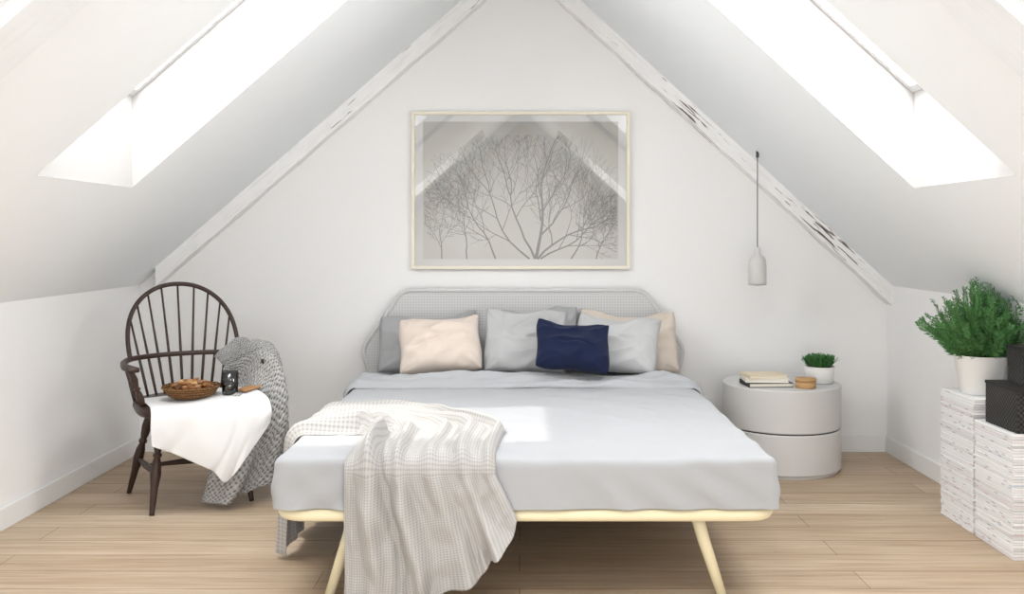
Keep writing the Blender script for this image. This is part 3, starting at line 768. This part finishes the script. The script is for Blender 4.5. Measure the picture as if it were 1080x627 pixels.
for r_, z_, c_ in ((.031, .024, 6), (.058, .026, 12), (.082, .036, 17), (.016, .046, 3), (.044, .047, 9), (.070, .052, 14), (.012, .066, 3), (.042, .066, 7)):
    for k in range(c_): a = 2 * PI * k / c_ + r_ * 40 + rr.uniform(-.1, .1); spots.append((r_ * math.cos(a), r_ * math.sin(a), z_ + rr.uniform(-.003, .003)))
for i, s in enumerate(spots):
    o = bpy.data.objects.new('nut', nmesh[i % 3]); C.objects.link(o); o.location = bl + Vector(s); o.rotation_euler = (rr.uniform(-.5, .5), rr.uniform(-.5, .5), rr.uniform(0, 6))
    tag(o, 'brown nut heaped in the wicker basket on the chair', 'nut', 'nuts in the wicker basket')
mg = thing('glass_tumbler', 'small smoked glass tumbler beside the wicker basket', 'glass', Wd(.118, .20, .496), R(20))
MB().lathe([(.02, 0), (.032, 0), (.035, .004), (.036, .10), (.034, .10), (.0325, .01), (.01, .008)], 40).mk('tumbler_body', M['mugglass'], mg)
MB().lathe([(.005, .010), (.032, .010), (.0325, .055), (.005, .055)], 32).mk('dark_drink', plain('dark_drink', (50, 40, 36), 0.2), mg)
bd = MB(); op = round_poly([(-.045, -.03, 0), (.045, -.03, 0), (.045, .03, 0), (-.045, .03, 0)], .014, 5); n = len(op)
bd.add([(p.x, p.y, 0) for p in op] + [(p.x, p.y, .008) for p in op], [tuple(range(n - 1, -1, -1)), tuple(range(n, 2 * n))] + [(i, (i + 1) % n, n + (i + 1) % n, n + i) for i in range(n)])
bo = bd.mk('wooden_board', M['boardwood'], smooth=False, bevel=.0015); bo.location = Wd(.205, .205, .511); bo.rotation_euler = (0, R(-8), PHI + R(15))
tag(bo, 'small brown wooden board lying right of the smoked glass tumbler', 'board')

# ------------------------------------------------------------------ magazine stacks on the right
def mag_mesh(th):
    w, d = .208, .29
    x0, x1, y0, y1 = -w / 2, w / 2, -d / 2, d / 2
    v = []
    prof = [(x1, th * .06), (x1, th * .94), (x0 + .0022, th), (x0 + .0006, th * .94), (x0, th * .84), (x0, th * .16), (x0 + .0006, th * .06), (x0 + .0022, 0)]
    n = len(prof)
    for y in (y0, y1):
        for x, z in prof: v.append((x, y, z))
    f = [tuple(range(n)), tuple(range(2 * n - 1, n - 1, -1))] + [(i, (i + 1) % n, n + (i + 1) % n, n + i) for i in range(n)]
    me = bpy.data.meshes.new('magazine'); me.from_pydata(v, [], f)
    b = bmesh.new(); b.from_mesh(me); bmesh.ops.recalc_face_normals(b, faces=b.faces); b.to_mesh(me); b.free()
    me.materials.append(M['mag']); return me
mags = [(t, mag_mesh(t)) for t in (.0086, .0096, .0106, .0118)]
def stack(cx, cy, hgt, label, group, seed):
    rr = random.Random(seed); z = .0005
    while z < hgt:
        t, me = rr.choice(mags)
        o = bpy.data.objects.new('magazine', me); C.objects.link(o)
        o.location = (cx + rr.uniform(-.0014, .0014), cy + rr.uniform(-.005, .005), z); o.rotation_euler = (0, 0, rr.uniform(-.002, .002))
        tag(o, label, 'magazine', group); z += t + .0003
    return z
z1 = stack(1.930, -1.315, .545, 'white magazine in the taller stack under the large potted plant', 'magazines in the taller stack', 5)
z2 = stack(1.930, -1.618, .465, 'white magazine in the lower stack under the black woven boxes', 'magazines in the lower stack', 9)
# big plant
PXc, PYc = 1.925, -1.315
bp = thing('potted_plant', 'large bushy feathery green plant in a white pot on the magazines', 'plant', (PXc, PYc, z1 + .001))
MB().lathe([(.05, 0), (.076, 0), (.0775, .002), (.103, .158), (.104, .160), (.097, .160), (.092, .13), (.05, .13)], 56).mk('pot', M['pot'], bp)
MB().lathe([(.001, .13), (.090, .13), (.092, .138), (.05, .143), (.001, .143)], 40).mk('soil', M['soil'], bp)
fo = MB(); stm = MB(); rr = random.Random(4); z0w = z1 + .001
def lim(p):
    zw = p.z + z0w; mx = min(XR - .012, (zR(0) - zw) / -mR - .02) - PXc
    if p.x > mx: p.x = mx - .02 * rr.random()
    if p.y < -.175: p.y = -.175 + .02 * rr.random()
    return p
NSt = 104
for k in range(NSt):
    az = k * 2.399 + rr.uniform(-.3, .3); sp_ = ((k + .5) / NSt) ** .75; L = rr.uniform(.25, .36) * (1.0 - .36 * sp_)
    el = PI / 2 - sp_ * .98
    d = Vector((math.cos(az) * math.cos(el), math.sin(az) * math.cos(el), math.sin(el)))
    base = Vector((.06 * sp_ * math.cos(az), .06 * sp_ * math.sin(az), .14)); pts = []
    for i in range(9):
        t = i / 8; pts.append(lim(base + d * L * t + Vector((.018 * nz(k, t * 3), .018 * nz(k + 50, t * 3), (.015 * sp_ * t * t) * L / .3))))
    stm.tube(pts, [.0024 - .0016 * i / 8 for i in range(9)], 4)
    flat = Vector((rr.uniform(-1, 1), rr.uniform(-1, 1), rr.uniform(-.3, .3)))
    for i in range(50):
        t = .14 + .86 * i / 49; a = min(int(t * 8), 7); p = pts[a] + (pts[a + 1] - pts[a]) * (t * 8 - a); tg = (pts[a + 1] - pts[a])
        if tg.length < 1e-5: continue
        tg.normalize(); e1 = tg.cross(flat)
        if e1.length < 1e-3: continue
        e1.normalize(); e2 = tg.cross(e1)
        for s in (-1, 1):
            ra = rr.uniform(-.9, .9); sd = e1 * (s * math.cos(ra)) + e2 * math.sin(ra)
            l = (.036 * (1 - .80 * t) + .009) * rr.uniform(.85, 1.15); q = (sd + tg * .9).normalized()
            if p.x + q.x * l > min(XR - .006, (zR(0) - (p.z + q.z * l + z0w)) / -mR - .008) - PXc: continue
            if p.y + q.y * l < -.182: continue
            blade(fo, p, q, l, .0026, sd.cross(tg))
fo.mk('foliage', M['leaf'], bp, smooth=False); stm.mk('stems', M['stem'], bp)
# black woven boxes
def wbox(label, cx, cy, z, w, d, h):
    t = thing('storage_box', label, 'box', (cx, cy, z), 0, 'black woven boxes')
    mb = MB(); k = .006
    mb.box(-w / 2, w / 2, -d / 2, d / 2, 0, k).box(-w / 2, -w / 2 + k, -d / 2, d / 2, k, h - .012).box(w / 2 - k, w / 2, -d / 2, d / 2, k, h - .012).box(-w / 2 + k, w / 2 - k, -d / 2, -d / 2 + k, k, h - .012).box(-w / 2 + k, w / 2 - k, d / 2 - k, d / 2, k, h - .012)
    mb.mk('box_body', M['weave'], t, smooth=False)
    MB().box(-w / 2 - .003, w / 2 + .003, -d / 2 - .003, d / 2 + .003, h - .012, h).mk('lid', M['black'], t, smooth=False, bevel=.002)
wbox('wider black woven box lying on the lower magazine stack', 1.936, -1.642, z2 + .001, .185, .235, .165)
wbox('smaller dark box stacked on the wider black woven box', 1.965, -1.66, z2 + .167, .12, .18, .145)

# ------------------------------------------------------------------ light, world, camera
w = bpy.data.worlds.new('sky'); bpy.context.scene.world = w; w.use_nodes = True
w.node_tree.nodes['Background'].inputs[0].default_value = (1, 1, 1, 1); w.node_tree.nodes['Background'].inputs[1].default_value = 1.5
s = bpy.data.lights.new('sun', 'SUN'); s.energy = 2.0; s.angle = .02; s.color = (1, .96, .89)
so = bpy.data.objects.new('sun', s); C.objects.link(so); so.location = (-3, -3, 6)
so.rotation_euler = Vector((.515, .12, -1)).to_track_quat('-Z', 'Y').to_euler()
area((0.02, -3.3, 2.66), (0, .02, -1), 0.22, 0.9, 14.0, (1, 1, 1), 'ridge_fill_light')  # added fill light under the ridge, no fixture in the room
area((0, -5.7, .50), (0, 1, .55), 2.8, .5, 35.0, (.98, .99, 1), 'rear_fill_light')  # added fill behind the camera to lift slopes and back wall
area((0, -3.0, .06), (0, 1.3, 1), 3.4, .3, 5.0, (.98, .99, 1), 'floor_fill_light')  # unseen fill added below the view to brighten the slopes by the gable
cam = bpy.data.cameras.new('camera'); co = bpy.data.objects.new('camera', cam); C.objects.link(co)
co.location = (0, -5.23, 1.2); co.rotation_euler = (PI / 2, 0, 0)
cam.sensor_width = 36; cam.lens = 988 / 1080 * 36; cam.shift_x = -8 / 1080; cam.shift_y = -63.5 / 1080
cam.clip_start = .05
bpy.context.scene.camera = co
bpy.context.scene.view_settings.view_transform = 'Standard'
